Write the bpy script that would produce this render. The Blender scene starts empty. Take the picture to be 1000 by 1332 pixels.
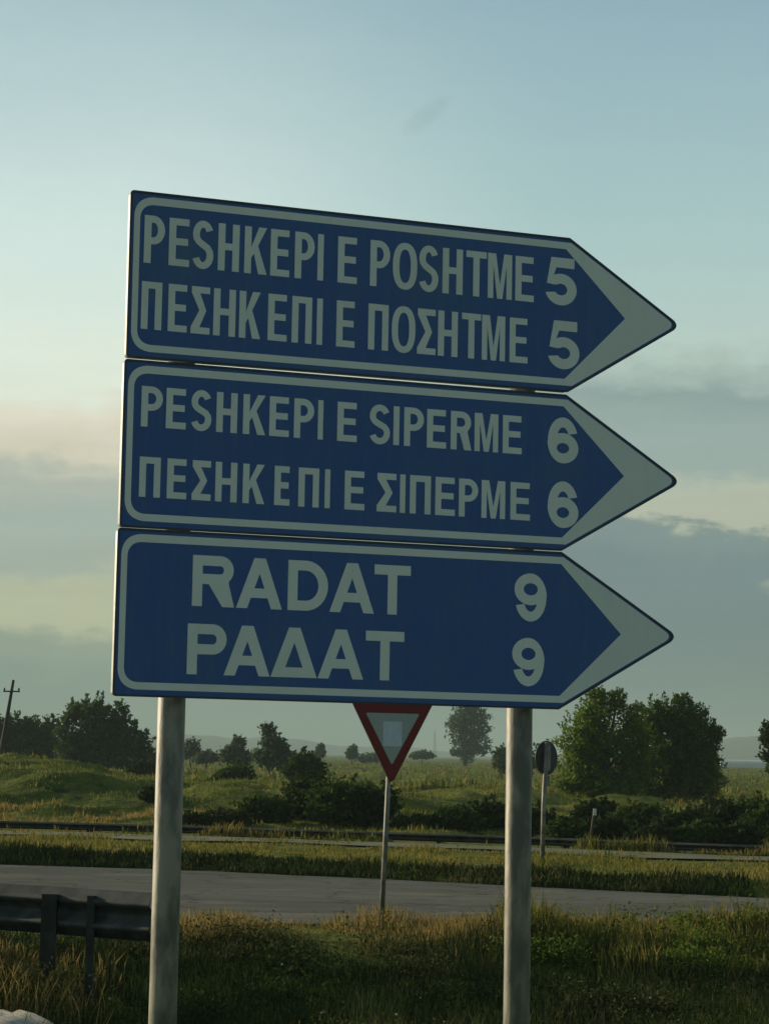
import bpy, bmesh, math, random
import numpy as np
from mathutils import Vector, Matrix

scene = bpy.context.scene
col = scene.collection
R = math.radians
random.seed(7)
rng = np.random.default_rng(11)

# ------------------------------------------------------------------ camera
CAM_H = 1.45
PITCH, ROLL = 0.11226, 0.01858
cam = bpy.data.cameras.new('camera')
cam.sensor_fit = 'VERTICAL'; cam.sensor_height = 36.0
cam.lens = 2800 / 1332 * 36
cam.clip_start = 0.05; cam.clip_end = 40000
cam_o = bpy.data.objects.new('camera', cam); col.objects.link(cam_o)
_c, _s = math.cos(PITCH), math.sin(PITCH)
_r0 = Vector((1, 0, 0)); _u0 = Vector((0, -_s, _c)); _f = Vector((0, _c, _s))
_cr, _sr = math.cos(ROLL), math.sin(ROLL)
_r = _r0 * _cr + _u0 * _sr
_u = _u0 * _cr - _r0 * _sr
_b = -_f
cam_o.matrix_world = Matrix(((_r.x, _u.x, _b.x, 0), (_r.y, _u.y, _b.y, 0), (_r.z, _u.z, _b.z, CAM_H), (0, 0, 0, 1)))
scene.camera = cam_o

# ------------------------------------------------------------------ light
SUN_EL, SUN_AZ = 13.0, 62.0          # azimuth: degrees to the left of the view direction (+Y)
scene.view_settings.view_transform = 'Standard'
scene.view_settings.look = 'None'
scene.view_settings.gamma = 1.0
scene.view_settings.exposure = 0.15
scene.render.film_transparent = False
sd = Vector((-math.sin(R(SUN_AZ)) * math.cos(R(SUN_EL)), math.cos(R(SUN_AZ)) * math.cos(R(SUN_EL)), math.sin(R(SUN_EL))))
sun = bpy.data.lights.new('sun', 'SUN'); sun.energy = 5.0; sun.angle = R(0.6); sun.color = (1.0, 0.84, 0.6)
sun_o = bpy.data.objects.new('sun', sun); col.objects.link(sun_o)
sun_o.rotation_euler = sd.to_track_quat('Z', 'Y').to_euler()

world = bpy.data.worlds.new('World'); scene.world = world; world.use_nodes = True
wt = world.node_tree; wt.nodes.clear()
class NB:
    """small helper round a node tree"""
    def __init__(s, t): s.t = t
    def n(s, kind, **kw):
        nd = s.t.nodes.new(kind)
        for k, v in kw.items():
            if k.startswith('i_'):
                key = k[2:]
                key = int(key) if key.isdigit() else key.replace('_', ' ')
                nd.inputs[key].default_value = v
            else: setattr(nd, k, v)
        return nd
    def l(s, a, b): s.t.links.new(a, b)
    def m(s, op, a, b=None, c=None, clamp=False):
        nd = s.t.nodes.new('ShaderNodeMath'); nd.operation = op; nd.use_clamp = clamp
        for i, v in enumerate((a, b, c)):
            if v is None: continue
            if isinstance(v, (int, float)): nd.inputs[i].default_value = v
            else: s.l(v, nd.inputs[i])
        return nd.outputs[0]
    def mix(s, f, a, b, mode='MIX'):
        nd = s.t.nodes.new('ShaderNodeMix'); nd.data_type = 'RGBA'; nd.blend_type = mode
        for sock, v in ((nd.inputs[0], f), (nd.inputs[6], a), (nd.inputs[7], b)):
            if isinstance(v, (int, float)): sock.default_value = v
            elif isinstance(v, tuple): sock.default_value = v if len(v) == 4 else v + (1,)
            else: s.l(v, sock)
        return nd.outputs[2]
    def ramp(s, f, pts, interp='LINEAR'):
        nd = s.t.nodes.new('ShaderNodeValToRGB'); cr = nd.color_ramp; cr.interpolation = interp
        while len(cr.elements) < len(pts): cr.elements.new(0.5)
        for e, (p, c) in zip(cr.elements, pts):
            e.position = p; e.color = c if len(c) == 4 else tuple(c) + (1,)
        if f is not None: s.l(f, nd.inputs[0])
        return nd.outputs[0]
def lin(r, g, b):
    f = lambda v: (v / 255 / 12.92) if v <= 10 else ((v / 255 + 0.055) / 1.055) ** 2.4
    return (f(r), f(g), f(b))

W = NB(wt)
sky = W.n('ShaderNodeTexSky', sky_type='NISHITA')
sky.sun_disc = False; sky.sun_elevation = R(SUN_EL); sky.sun_rotation = R(-SUN_AZ)
sky.air_density = 1.0; sky.dust_density = 1.2; sky.ozone_density = 1.5; sky.altitude = 0
tc = W.n('ShaderNodeTexCoord')
sep = W.n('ShaderNodeSeparateXYZ'); W.l(tc.outputs['Generated'], sep.inputs[0])
elev = W.m('MULTIPLY', W.m('ARCSINE', sep.outputs[2]), 180 / math.pi)
azim = W.m('MULTIPLY', W.m('ARCTAN2', sep.outputs[0], sep.outputs[1]), 180 / math.pi)   # + to the right
def cloud_noise(sx, sy, scale, detail, seed):
    cv = W.n('ShaderNodeCombineXYZ')
    W.l(W.m('MULTIPLY', azim, sx), cv.inputs[0]); W.l(W.m('MULTIPLY', elev, sy), cv.inputs[1]); cv.inputs[2].default_value = seed
    nz = W.n('ShaderNodeTexNoise', i_Scale=scale, i_Detail=detail, i_Roughness=0.55)
    W.l(cv.outputs[0], nz.inputs['Vector'])
    return nz.outputs[0]
n_warp = cloud_noise(0.10, 0.45, 1.0, 5, 3.1)
n_warp2 = cloud_noise(0.55, 1.1, 1.0, 5, 9.4)
n_streak = cloud_noise(0.12, 1.5, 1.0, 4, 1.7)
n_warp3 = cloud_noise(1.6, 2.6, 1.0, 4, 14.2)
e_w = W.m('ADD', W.m('MULTIPLY', W.m('SUBTRACT', n_warp3, 0.5), 0.7), W.m('ADD', elev, W.m('MULTIPLY', W.m('SUBTRACT', n_warp, 0.5), 2.2)))
e_w = W.m('ADD', e_w, W.m('MULTIPLY', W.m('SUBTRACT', n_warp2, 0.5), 1.3))
# angle round the horizon from the sun: the sky gets duller away from it
from_sun = W.m('ARCCOSINE', W.m('COSINE', W.m('MULTIPLY', W.m('ADD', azim, SUN_AZ), math.pi / 180)))
from_sun = W.m('MULTIPLY', from_sun, 180 / math.pi)
side = W.n('ShaderNodeMapRange', i_1=SUN_AZ - 7.0, i_2=SUN_AZ + 6.0); side.interpolation_type = 'SMOOTHSTEP'
W.l(from_sun, side.inputs[0])
dull = W.n('ShaderNodeMapRange', i_1=70.0, i_2=160.0, i_3=1.0, i_4=0.68); dull.interpolation_type = 'SMOOTHSTEP'
W.l(from_sun, dull.inputs[0])
# radiance of the cloud deck by height above the horizon: left part (towards the sun) and right part
SC = 24.0
e_n = W.m('DIVIDE', e_w, SC, clamp=True)
P = lambda e, c: (e / SC, lin(*c))
deck_left = W.ramp(e_n, [P(0, (120, 141, 134)), P(1.8, (127, 147, 137)), P(2.9, (150, 162, 142)), P(3.3, (192, 194, 160)), P(4.1, (187, 191, 160)), P(4.7, (163, 175, 162)),
                         P(5.8, (160, 176, 166)), P(7.1, (174, 181, 168)), P(7.7, (210, 204, 182)), P(8.7, (222, 217, 197)), P(9.5, (224, 233, 216)), P(13.0, (208, 226, 220)), P(20, (168, 197, 203))])
deck_right = W.ramp(e_n, [P(0, (98, 118, 120)), P(2.5, (101, 121, 125)), P(5.4, (109, 129, 134)), P(6.15, (120, 137, 136)), P(6.35, (176, 181, 162)), P(7.0, (176, 184, 166)), P(7.4, (150, 168, 162)),
                          P(8.8, (146, 165, 161)), P(9.7, (138, 157, 155)), P(10.4, (168, 186, 178)), P(11.0, (178, 200, 192)), P(14.0, (164, 194, 194)), P(20, (146, 180, 192))])
deck = W.mix(side.outputs[0], deck_left, deck_right)
# a brighter sunlit cumulus shoulder low on the right
def bump(az0, el0, wa, we):
    a = W.m('POWER', W.m('DIVIDE', W.m('SUBTRACT', azim, az0), wa), 2)
    b = W.m('POWER', W.m('DIVIDE', W.m('SUBTRACT', e_w, el0), we), 2)
    return W.m('SUBTRACT', 1.0, W.m('ADD', a, b), clamp=True)
deck = W.mix(bump(12.0, 4.5, 2.2, 0.5), deck, lin(190, 186, 160))
# dim small wisp high in the middle
ea = W.m('ADD', W.m('MULTIPLY', W.m('SUBTRACT', azim, 0.95), 0.8), W.m('MULTIPLY', W.m('SUBTRACT', elev, 16.9), 0.6))
eb = W.m('ADD', W.m('MULTIPLY', W.m('SUBTRACT', azim, 0.95), -0.6), W.m('MULTIPLY', W.m('SUBTRACT', elev, 16.9), 0.8))
wisp = W.m('SUBTRACT', 1.0, W.m('ADD', W.m('POWER', W.m('DIVIDE', ea, 0.95), 2), W.m('POWER', W.m('DIVIDE', eb, 0.30), 2)), clamp=True)
wisp = W.m('MULTIPLY', wisp, W.m('MULTIPLY', cloud_noise(2.6, 2.6, 1.0, 5, 6.0), 0.36))
calm = W.n('ShaderNodeMapRange', i_1=8.0, i_2=13.0, i_3=0.26, i_4=0.03); W.l(elev, calm.inputs[0])
streak = W.m('MULTIPLY', W.m('ADD', 1.02, W.m('MULTIPLY', W.m('SUBTRACT', n_streak, 0.5), calm.outputs[0])), dull.outputs[0])
stc = W.n('ShaderNodeCombineXYZ')
for i in range(3): W.l(streak, stc.inputs[i])
deck = W.mix(1.0, deck, stc.outputs[0], 'MULTIPLY')
# clear sky from the Sky Texture (scaled for daylight) fades in above the deck
hsv = W.n('ShaderNodeHueSaturation', i_Saturation=0.8)
W.l(sky.outputs[0], hsv.inputs['Color'])
skyc = W.mix(1.0, hsv.outputs[0], (0.098, 0.099, 0.092), 'MULTIPLY')
above = W.n('ShaderNodeMapRange', i_1=11.0, i_2=34.0, i_3=1.0, i_4=0.12); above.interpolation_type = 'SMOOTHSTEP'
W.l(elev, above.inputs[0])
final = W.mix(above.outputs[0], skyc, deck)
final = W.mix(wisp, final, lin(120, 140, 130))
bg = W.n('ShaderNodeBackground', i_Strength=1.0)
W.l(final, bg.inputs[0])
wo = W.n('ShaderNodeOutputWorld'); W.l(bg.outputs[0], wo.inputs[0])

# ------------------------------------------------------------------ materials
def new_mat(name):
    m = bpy.data.materials.new(name); m.use_nodes = True; t = m.node_tree
    b = NB(t); bs = t.nodes['Principled BSDF']
    return m, b, bs
def noise(b, scale, detail=4, rough=0.55, coord='Object', stretch=None):
    tcn = b.n('ShaderNodeTexCoord'); src = tcn.outputs[coord]
    if stretch:
        mp = b.n('ShaderNodeMapping'); mp.inputs['Scale'].default_value = stretch; b.l(src, mp.inputs[0]); src = mp.outputs[0]
    nz = b.n('ShaderNodeTexNoise', i_Scale=scale, i_Detail=detail, i_Roughness=rough); b.l(src, nz.inputs['Vector'])
    return nz.outputs[0]
def bump_to(b, bs, h, strength, dist=0.01):
    bp = b.n('ShaderNodeBump', i_Strength=strength, i_Distance=dist); b.l(h, bp.inputs['Height']); b.l(bp.outputs[0], bs.inputs['Normal'])
def simple(name, c1, c2, scale, rough=0.6, metal=0.0, bstr=0.0, stretch=None, spec=0.5, lo=0.35, hi=0.65, coord='Object'):
    m, b, bs = new_mat(name)
    nz = noise(b, scale, stretch=stretch, coord=coord)
    b.l(b.ramp(nz, [(lo, c1), (hi, c2)]), bs.inputs['Base Color'])
    bs.inputs['Roughness'].default_value = rough; bs.inputs['Metallic'].default_value = metal
    bs.inputs['Specular IOR Level'].default_value = spec
    if bstr: bump_to(b, bs, nz, bstr)
    return m
def foliage(name, dark, light, trans=0.35, rough=0.75, dry=None, dryf=0.0):
    """leaf or grass blade material: colour varies from leaf to leaf and in clumps; lets some light through"""
    m, b, bs = new_mat(name)
    geo = b.n('ShaderNodeNewGeometry')
    big = noise(b, 0.9, 3, coord='Object')
    f = b.m('ADD', b.m('MULTIPLY', geo.outputs['Random Per Island'], 0.6), b.m('MULTIPLY', b.m('SUBTRACT', big, 0.3), 1.0), clamp=True)
    c = b.ramp(f, [(0.0, dark), (1.0, light)])
    if dry:
        big2 = noise(b, 0.55, 4, coord='Object')
        f2 = b.m('ADD', b.m('MULTIPLY', geo.outputs['Random Per Island'], 0.5), big2)
        mr = b.n('ShaderNodeMapRange', i_1=1.0 - dryf - 0.12, i_2=1.0 - dryf + 0.12); b.l(f2, mr.inputs[0])
        c = b.mix(mr.outputs[0], c, dry)
    b.l(c, bs.inputs['Base Color']); bs.inputs['Roughness'].default_value = rough
    bs.inputs['Specular IOR Level'].default_value = 0.08
    tr = b.n('ShaderNodeBsdfTranslucent'); b.l(c, tr.inputs[0])
    mx = b.n('ShaderNodeMixShader'); mx.inputs[0].default_value = trans
    b.l(bs.outputs[0], mx.inputs[1]); b.l(tr.outputs[0], mx.inputs[2])
    b.l(mx.outputs[0], m.node_tree.nodes['Material Output'].inputs[0])
    return m

def sheeting(name, base, grime, amount, rough=0.42):
    m, b, bs = new_mat(name)
    n1 = noise(b, 7.0, 5, 0.6); n2 = noise(b, 60.0, 3, 0.6, stretch=(1, 1, 0.25))
    n3 = noise(b, 26.0, 4, 0.6, stretch=(1.6, 1, 0.12)); n3 = b.m('MULTIPLY', b.m('SUBTRACT', n3, 0.52, clamp=True), 1.6)
    n4 = b.m('MULTIPLY', b.m('SUBTRACT', noise(b, 3.2, 3, 0.5), 0.56, clamp=True), 2.2)
    f = b.m('MULTIPLY', b.m('ADD', b.m('ADD', b.m('MULTIPLY', n1, 0.7), b.m('MULTIPLY', n2, 0.3)), b.m('ADD', n3, n4)), amount, clamp=True)
    b.l(b.mix(f, base, grime), bs.inputs['Base Color'])
    b.l(b.m('ADD', rough, b.m('MULTIPLY', n1, 0.2)), bs.inputs['Roughness'])
    bs.inputs['Specular IOR Level'].default_value = 0.35
    return m
M_blue = sheeting('blue sheeting', (0.015, 0.078, 0.32), (0.09, 0.17, 0.25), 0.62, 0.4)
M_white = sheeting('white sheeting', (0.76, 0.82, 0.80), (0.56, 0.59, 0.50), 0.5, 0.5)
M_white.node_tree.nodes['Principled BSDF'].inputs['Specular IOR Level'].default_value = 0.0
M_rim = simple('weathered aluminium edge', (0.30, 0.31, 0.31), (0.46, 0.46, 0.44), 25, 0.5, 0.3, 0.05)
M_galv = simple('galvanised steel', (0.10, 0.10, 0.078), (0.25, 0.24, 0.185), 20, 0.55, 0.10, 0.4, stretch=(1, 1, 0.35), lo=0.40, hi=0.60)
M_galv_dark = simple('dull galvanised rail', (0.035, 0.045, 0.046), (0.09, 0.105, 0.105), 9, 0.45, 0.4, 0.1)
M_field = sheeting('dulled white sheeting', (0.42, 0.47, 0.43), (0.26, 0.29, 0.24), 0.6, 0.5)
M_red = sheeting('red sheeting', (0.20, 0.010, 0.012), (0.08, 0.03, 0.025), 0.5)
M_pale_patch = simple('pale bluish rectangle', (0.50, 0.58, 0.62), (0.60, 0.67, 0.70), 12, 0.4)  # lighter, bluer tone for the rectangle on the triangle
M_grey_back = simple('unpainted sign back', (0.035, 0.038, 0.038), (0.06, 0.064, 0.062), 12, 0.6, 0.2)
M_wood = simple('weathered pole wood', (0.03, 0.024, 0.018), (0.07, 0.055, 0.04), 9, 0.9, 0, 0.4, stretch=(1, 1, 0.1))
M_bark = simple('bark', (0.035, 0.028, 0.02), (0.09, 0.075, 0.055), 12, 0.95, 0, 0.5, stretch=(1, 1, 0.3))
M_rail_near = simple('dark near rail', (0.025, 0.032, 0.03), (0.065, 0.075, 0.068), 7, 0.7, 0.15, 0.2, spec=0.25)  # dark mottled steel tone for the near beam
M_rail_far = simple('dark weathered rail', (0.02, 0.023, 0.02), (0.05, 0.055, 0.048), 5, 0.8, 0.1, 0.1, spec=0.2)
M_concrete = simple('pale concrete', (0.24, 0.23, 0.19), (0.44, 0.41, 0.33), 18, 0.9, 0, 0.4)
M_whitepaint = simple('white painted steel', (0.5, 0.5, 0.46), (0.7, 0.7, 0.64), 20, 0.6)
M_ceramic = simple('insulator', (0.05, 0.03, 0.02), (0.10, 0.07, 0.05), 20, 0.3)
def asphalt_mat():
    m, b, bs = new_mat('worn grey asphalt')
    n1 = noise(b, 0.35, 5, 0.6, stretch=(0.35, 1.6, 1)); n2 = noise(b, 60, 3)
    f = b.m('ADD', b.m('MULTIPLY', n1, 0.75), b.m('MULTIPLY', n2, 0.25))
    base = b.ramp(f, [(0.36, (0.105, 0.108, 0.096)), (0.66, (0.19, 0.186, 0.155))])
    pat = noise(b, 0.9, 6, 0.7, stretch=(0.5, 1.2, 1)); dust = b.n('ShaderNodeMapRange', i_1=0.55, i_2=0.66); b.l(pat, dust.inputs[0])
    base = b.mix(b.m('MULTIPLY', dust.outputs[0], 0.55), base, (0.27, 0.24, 0.17))
    tcn = b.n('ShaderNodeTexCoord'); mp = b.n('ShaderNodeMapping'); mp.inputs['Scale'].default_value = (0.8, 1.3, 1); b.l(tcn.outputs['Object'], mp.inputs[0])
    vor = b.n('ShaderNodeTexVoronoi', feature='DISTANCE_TO_EDGE', i_Scale=1.0); wv = b.n('ShaderNodeTexNoise', i_Scale=3.0, i_Detail=4.0); b.l(mp.outputs[0], wv.inputs['Vector'])
    vm = b.n('ShaderNodeVectorMath', operation='MULTIPLY_ADD'); b.l(wv.outputs['Color'], vm.inputs[0]); vm.inputs[1].default_value = (0.5, 0.5, 0.5); b.l(mp.outputs[0], vm.inputs[2]); b.l(vm.outputs[0], vor.inputs['Vector'])
    ck = b.n('ShaderNodeMapRange', i_1=0.0, i_2=0.025, i_3=0.55, i_4=0.0); b.l(vor.outputs['Distance'], ck.inputs[0])
    base = b.mix(ck.outputs[0], base, (0.035, 0.035, 0.03))
    b.l(base, bs.inputs['Base Color'])
    bs.inputs['Roughness'].default_value = 0.85; bs.inputs['Specular IOR Level'].default_value = 0.0
    bump_to(b, bs, n2, 0.4, 0.01)
    return m
M_asphalt = asphalt_mat()
def ground_mat():
    m, b, bs = new_mat('meadow soil and turf')
    n1 = noise(b, 0.22, 6, 0.6, stretch=(1, 0.45, 1)); n2 = noise(b, 2.5, 5, 0.65)
    f = b.m('ADD', b.m('MULTIPLY', n1, 0.65), b.m('MULTIPLY', n2, 0.35))
    c = b.ramp(f, [(0.34, (0.022, 0.038, 0.008)), (0.46, (0.085, 0.108, 0.018)), (0.58, (0.155, 0.16, 0.032)), (0.72, (0.22, 0.18, 0.052))])
    b.l(c, bs.inputs['Base Color']); bs.inputs['Roughness'].default_value = 1.0; bs.inputs['Specular IOR Level'].default_value = 0.05
    bump_to(b, bs, n2, 0.9, 0.2)
    return m
M_ground = ground_mat()
M_gravel = simple('pale dusty road shoulder', (0.055, 0.070, 0.020), (0.11, 0.11, 0.04), 1.1, 0.95, 0, 0.3)
M_hill = simple('far wooded hills', (0.035, 0.05, 0.035), (0.07, 0.08, 0.05), 0.004, 1.0)
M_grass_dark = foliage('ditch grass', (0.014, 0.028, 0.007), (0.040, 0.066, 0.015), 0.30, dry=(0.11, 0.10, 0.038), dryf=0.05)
M_grass_dry = foliage('dry crest grass', (0.075, 0.085, 0.016), (0.19, 0.17, 0.042), 0.42, dry=(0.30, 0.215, 0.075), dryf=0.34)
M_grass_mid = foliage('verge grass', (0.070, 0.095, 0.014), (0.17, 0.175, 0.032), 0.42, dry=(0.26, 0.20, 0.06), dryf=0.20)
M_grass_far = foliage('meadow tufts', (0.055, 0.088, 0.012), (0.15, 0.175, 0.028), 0.42, dry=(0.24, 0.20, 0.055), dryf=0.16)
M_leaf_dark = foliage('dark leaves', (0.018, 0.036, 0.007), (0.070, 0.105, 0.020), 0.40)
M_leaf_bush = foliage('bramble leaves', (0.012, 0.022, 0.006), (0.042, 0.062, 0.015), 0.25)
M_leaf_green = foliage('willow leaves', (0.055, 0.100, 0.012), (0.18, 0.245, 0.032), 0.50)
M_leaf_weed = foliage('ditch weed leaves', (0.012, 0.026, 0.006), (0.050, 0.078, 0.014), 0.35, dry=(0.13, 0.11, 0.04), dryf=0.08)
M_leaf_mid = foliage('alder leaves', (0.045, 0.082, 0.011), (0.145, 0.205, 0.030), 0.50)
M_leaf_hazed = foliage('hazed leaves', (0.050, 0.075, 0.040), (0.11, 0.14, 0.075), 0.35)  # haze put into the leaf colour: lighter and greyer
M_flower = simple('small pale flowers', (0.6, 0.6, 0.5), (0.75, 0.72, 0.62), 30, 0.8)

# ------------------------------------------------------------------ object helpers
def tag(o, label=None, cat=None, group=None, kind=None):
    if label: o['label'] = label
    if cat: o['category'] = cat
    if group: o['group'] = group
    if kind: o['kind'] = kind
    return o
def empty(name, loc, rz=0.0):
    o = bpy.data.objects.new(name, None); col.objects.link(o); o.location = loc; o.rotation_euler[2] = rz
    o.empty_display_size = 0.2
    return o
def link(name, me, mat, parent=None, loc=None, smooth=False):
    if mat and not me.materials: me.materials.append(mat)
    o = bpy.data.objects.new(name, me); col.objects.link(o)
    if parent is not None: o.parent = parent
    if loc is not None: o.location = loc
    if smooth:
        for p in me.polygons: p.use_smooth = True
    return o
def mesh_np(name, V, F):
    """V (n,3), F (m,k) arrays, k = 3 or 4"""
    me = bpy.data.meshes.new(name)
    V = np.asarray(V, np.float32); F = np.asarray(F, np.int32)
    me.vertices.add(len(V)); me.vertices.foreach_set('co', V.ravel())
    k = F.shape[1]
    me.loops.add(F.size); me.loops.foreach_set('vertex_index', F.ravel())
    me.polygons.add(len(F)); me.polygons.foreach_set('loop_start', np.arange(0, F.size, k, dtype=np.int32))
    me.update(calc_edges=True)
    return me
def bm_mesh(name, bm):
    bmesh.ops.recalc_face_normals(bm, faces=bm.faces)
    me = bpy.data.meshes.new(name); bm.to_mesh(me); bm.free(); return me
def bm_box(bm, x0, x1, y0, y1, z0, z1, bev=0.0):
    vs = [bm.verts.new((x, y, z)) for x in (x0, x1) for y in (y0, y1) for z in (z0, z1)]
    fs = [(0, 1, 3, 2), (4, 6, 7, 5), (0, 4, 5, 1), (2, 3, 7, 6), (0, 2, 6, 4), (1, 5, 7, 3)]
    nf = [bm.faces.new([vs[i] for i in f]) for f in fs]
    if bev:
        es = list({e for f in nf for e in f.edges})
        bmesh.ops.bevel(bm, geom=es, offset=bev, segments=2, affect='EDGES', profile=0.6)
def bm_tube(bm, pts, radii, seg=12, caps=True):
    """tapered tube through points"""
    rings = []
    pts = [Vector(p) for p in pts]
    for i, p in enumerate(pts):
        d = (pts[min(i + 1, len(pts) - 1)] - pts[max(i - 1, 0)]).normalized()
        a = d.cross(Vector((0, 1, 0.013)) if abs(d.y) < 0.9 else Vector((1, 0, 0.01))).normalized(); b_ = d.cross(a)
        rings.append([bm.verts.new(p + (a * math.cos(t) + b_ * math.sin(t)) * radii[i]) for t in [2 * math.pi * k / seg for k in range(seg)]])
    for r1, r2 in zip(rings, rings[1:]):
        for k in range(seg):
            f = bm.faces.new((r1[k], r1[(k + 1) % seg], r2[(k + 1) % seg], r2[k])); f.smooth = True
    if caps:
        bm.faces.new(rings[0][::-1]); bm.faces.new(rings[-1])
def tube(name, pts, radii, mat, parent=None, seg=12):
    bm = bmesh.new(); bm_tube(bm, pts, radii if isinstance(radii, (list, tuple)) else [radii] * len(pts), seg)
    return link(name, bm_mesh(name, bm), mat, parent)
def flat_curve(name, loops, thick, mat, parent, y=0.0):
    """closed outlines (with holes by even-odd fill) in local x, z -> solid sheet of the given thickness facing -Y"""
    cu = bpy.data.curves.new(name, 'CURVE'); cu.dimensions = '2D'; cu.fill_mode = 'BOTH'; cu.extrude = thick / 2
    for lp in loops:
        sp = cu.splines.new('POLY'); sp.points.add(len(lp) - 1); sp.use_cyclic_u = True
        for p, (x, z) in zip(sp.points, lp): p.co = (x, z, 0, 1)
    tmp = bpy.data.objects.new(name, cu); col.objects.link(tmp)
    me = bpy.data.meshes.new_from_object(tmp.evaluated_get(bpy.context.evaluated_depsgraph_get()))
    bpy.data.objects.remove(tmp); bpy.data.curves.remove(cu)
    me.transform(Matrix.Rotation(math.pi / 2, 4, 'X')); me.materials.clear(); me.name = name
    o = link(name, me, mat, parent); o.location = (0, y - thick / 2, 0)
    return o

# ---- value noise for terrain
_perm = rng.random((256, 256))
def vnoise(x, y):
    xi = np.floor(x).astype(int); yi = np.floor(y).astype(int); fx = x - xi; fy = y - yi
    fx = fx * fx * (3 - 2 * fx); fy = fy * fy * (3 - 2 * fy)
    g = lambda a, b: _perm[a % 256, b % 256]
    return (g(xi, yi) * (1 - fx) + g(xi + 1, yi) * fx) * (1 - fy) + (g(xi, yi + 1) * (1 - fx) + g(xi + 1, yi + 1) * fx) * fy
def fbm(x, y, o=4):
    s = 0; a = 0.5
    for i in range(o): s = s + a * (vnoise(x * 2 ** i + 17 * i, y * 2 ** i + 5 * i) - 0.5); a *= 0.5
    return s
def sstep(a, b, v):
    t = np.clip((v - a) / (b - a), 0, 1); return t * t * (3 - 2 * t)
# edges of the two roads as y over x
def near_edge(x): return np.interp(x, [-60, -12, -1.8, 0, 1.5, 4, 12, 60], [15.2, 17.0, 18.15, 18.7, 19.3, 19.6, 19.7, 18])
def far_edge(x): return np.interp(x, [-60, -12, -4.8, -2.5, 0, 1.73, 4.1, 12, 60], [27.5, 27.2, 26.9, 26.5, 25.3, 24.3, 23.1, 21.2, 19])
def road2_a(x): return np.interp(x, [-60, -6, -3, 1.8, 5.5, 60], [36.5, 35.2, 34.4, 32.6, 30.6, 20])
def road2_b(x): return road2_a(x) + 2.4
MOUNDS = [(-9.2, 60, 4.4, 10, 0.85), (-3.0, 52, 2.6, 6, 0.62), (-13, 52, 5, 9, 0.55), (-7.2, 50, 2.6, 5, 0.30), (-0.4, 50, 1.8, 5, 0.40), (3.2, 60, 3.0, 9, 0.22), (9, 60, 5, 9, 0.2), (0.5, 78, 4, 9, 0.16)]
def height(x, y):
    x = np.asarray(x, float); y = np.asarray(y, float)
    ne, fe, ra, rb = near_edge(x), far_edge(x), road2_a(x), road2_b(x)
    n = fbm(x * 0.9, y * 0.9) ; n2 = fbm(x * 0.30 + 3, y * 0.16 + 8, 3); nf = fbm(x * 0.08 + 40, y * 0.05 + 9, 5)
    z = np.zeros_like(x)
    # ditch between the camera's road and the near road
    dit = sstep(5.5, 10.0, y) * (1 - sstep(ne - 4.6, ne - 0.4, y))
    z = z - 0.36 * dit * sstep(-3.6, -0.8, x) - 0.10 * dit + 0.20 * n * sstep(5, 8, y) * (1 - sstep(ne - 1.2, ne - 0.2, y))
    z = z + 0.15 * (1 - sstep(-1.9, -1.3, x)) * sstep(13.4, 14.2, y) * (1 - sstep(15.6, 16.6, y))      # earth heaped along the near guardrail
    # verge between the roads: a low bank
    bank = sstep(fe - 0.05, fe + 0.55, y) * (1 - sstep(ra - 2.6, ra - 0.6, y))
    z = z + bank * (1 - 0.85 * sstep(fe + 0.6, ra - 1.8, y)) * (0.17 + 0.14 * n)
    past = sstep(rb + 0.6, rb + 6, y)
    for (mx, my, sx, sy, hh) in MOUNDS:
        z = z + past * hh * np.exp(-((x - mx) / sx) ** 2 - ((y - my) / sy) ** 2)
    z = z + past * ((0.25 + 0.20 * sstep(40, 48, y)) * n + 1.15 * n2 * sstep(40, 50, y) * (1 - sstep(110, 200, y)) + 0.10 + nf * 0.9 * sstep(45, 120, y) * (1 - sstep(700, 1500, y)))
    z = z - past * 0.10
    return z
def hz(x, y): return float(height(np.array([x]), np.array([y]))[0])

# ---- ground sheet (one mesh out to the horizon)
gy = np.concatenate([np.linspace(-60, 4, 9)[:-1], np.arange(4, 60, 0.16), 60 * (9000 / 60) ** np.linspace(0, 1, 150)])
gxn = np.concatenate([-(16 * (9000 / 16) ** np.linspace(1, 0, 46)), np.arange(-15.8, 15.9, 0.18), 16 * (9000 / 16) ** np.linspace(0, 1, 46)])
X, Y = np.meshgrid(gxn, gy); Z = height(X, Y)
ny, nx = X.shape; idx = np.arange(ny * nx).reshape(ny, nx)
F = np.stack([idx[:-1, :-1], idx[:-1, 1:], idx[1:, 1:], idx[1:, :-1]], -1).reshape(-1, 4)
g = link('ground', mesh_np('ground', np.stack([X, Y, Z], -1).reshape(-1, 3), F), M_ground, smooth=True); g['kind'] = 'structure'
def strip(name, fa, fb, xs, mat, lift, rows=5):
    V, Fc = [], []
    for i, x in enumerate(xs):
        a, b = float(fa(x)), float(fb(x))
        for j in range(rows):
            t = j / (rows - 1); V.append((x, a + (b - a) * t, lift))
    for i in range(len(xs) - 1):
        for j in range(rows - 1):
            k = i * rows + j; Fc.append((k, k + rows, k + rows + 1, k + 1))
    o = link(name, mesh_np(name, V, Fc), mat); o['kind'] = 'structure'; return o
xs = np.linspace(-60, 60, 240)
strip('near_road', lambda x: float(near_edge(x)) + 0.9 * float(fbm(np.array([x * 1.9]), np.array([3.0]))[0]), lambda x: float(far_edge(x)) + 0.5 * float(fbm(np.array([x * 1.7]), np.array([8.0]))[0]), np.linspace(-60, 60, 900), M_asphalt, 0.02)
strip('far_road', lambda x: float(road2_a(x)) + 0.7 + 0.5 * math.sin(x * 1.3) * math.sin(x * 0.47), lambda x: float(road2_b(x)) + 0.15 * math.sin(x * 2.1), xs, M_gravel, 0.03, 3)

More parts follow.
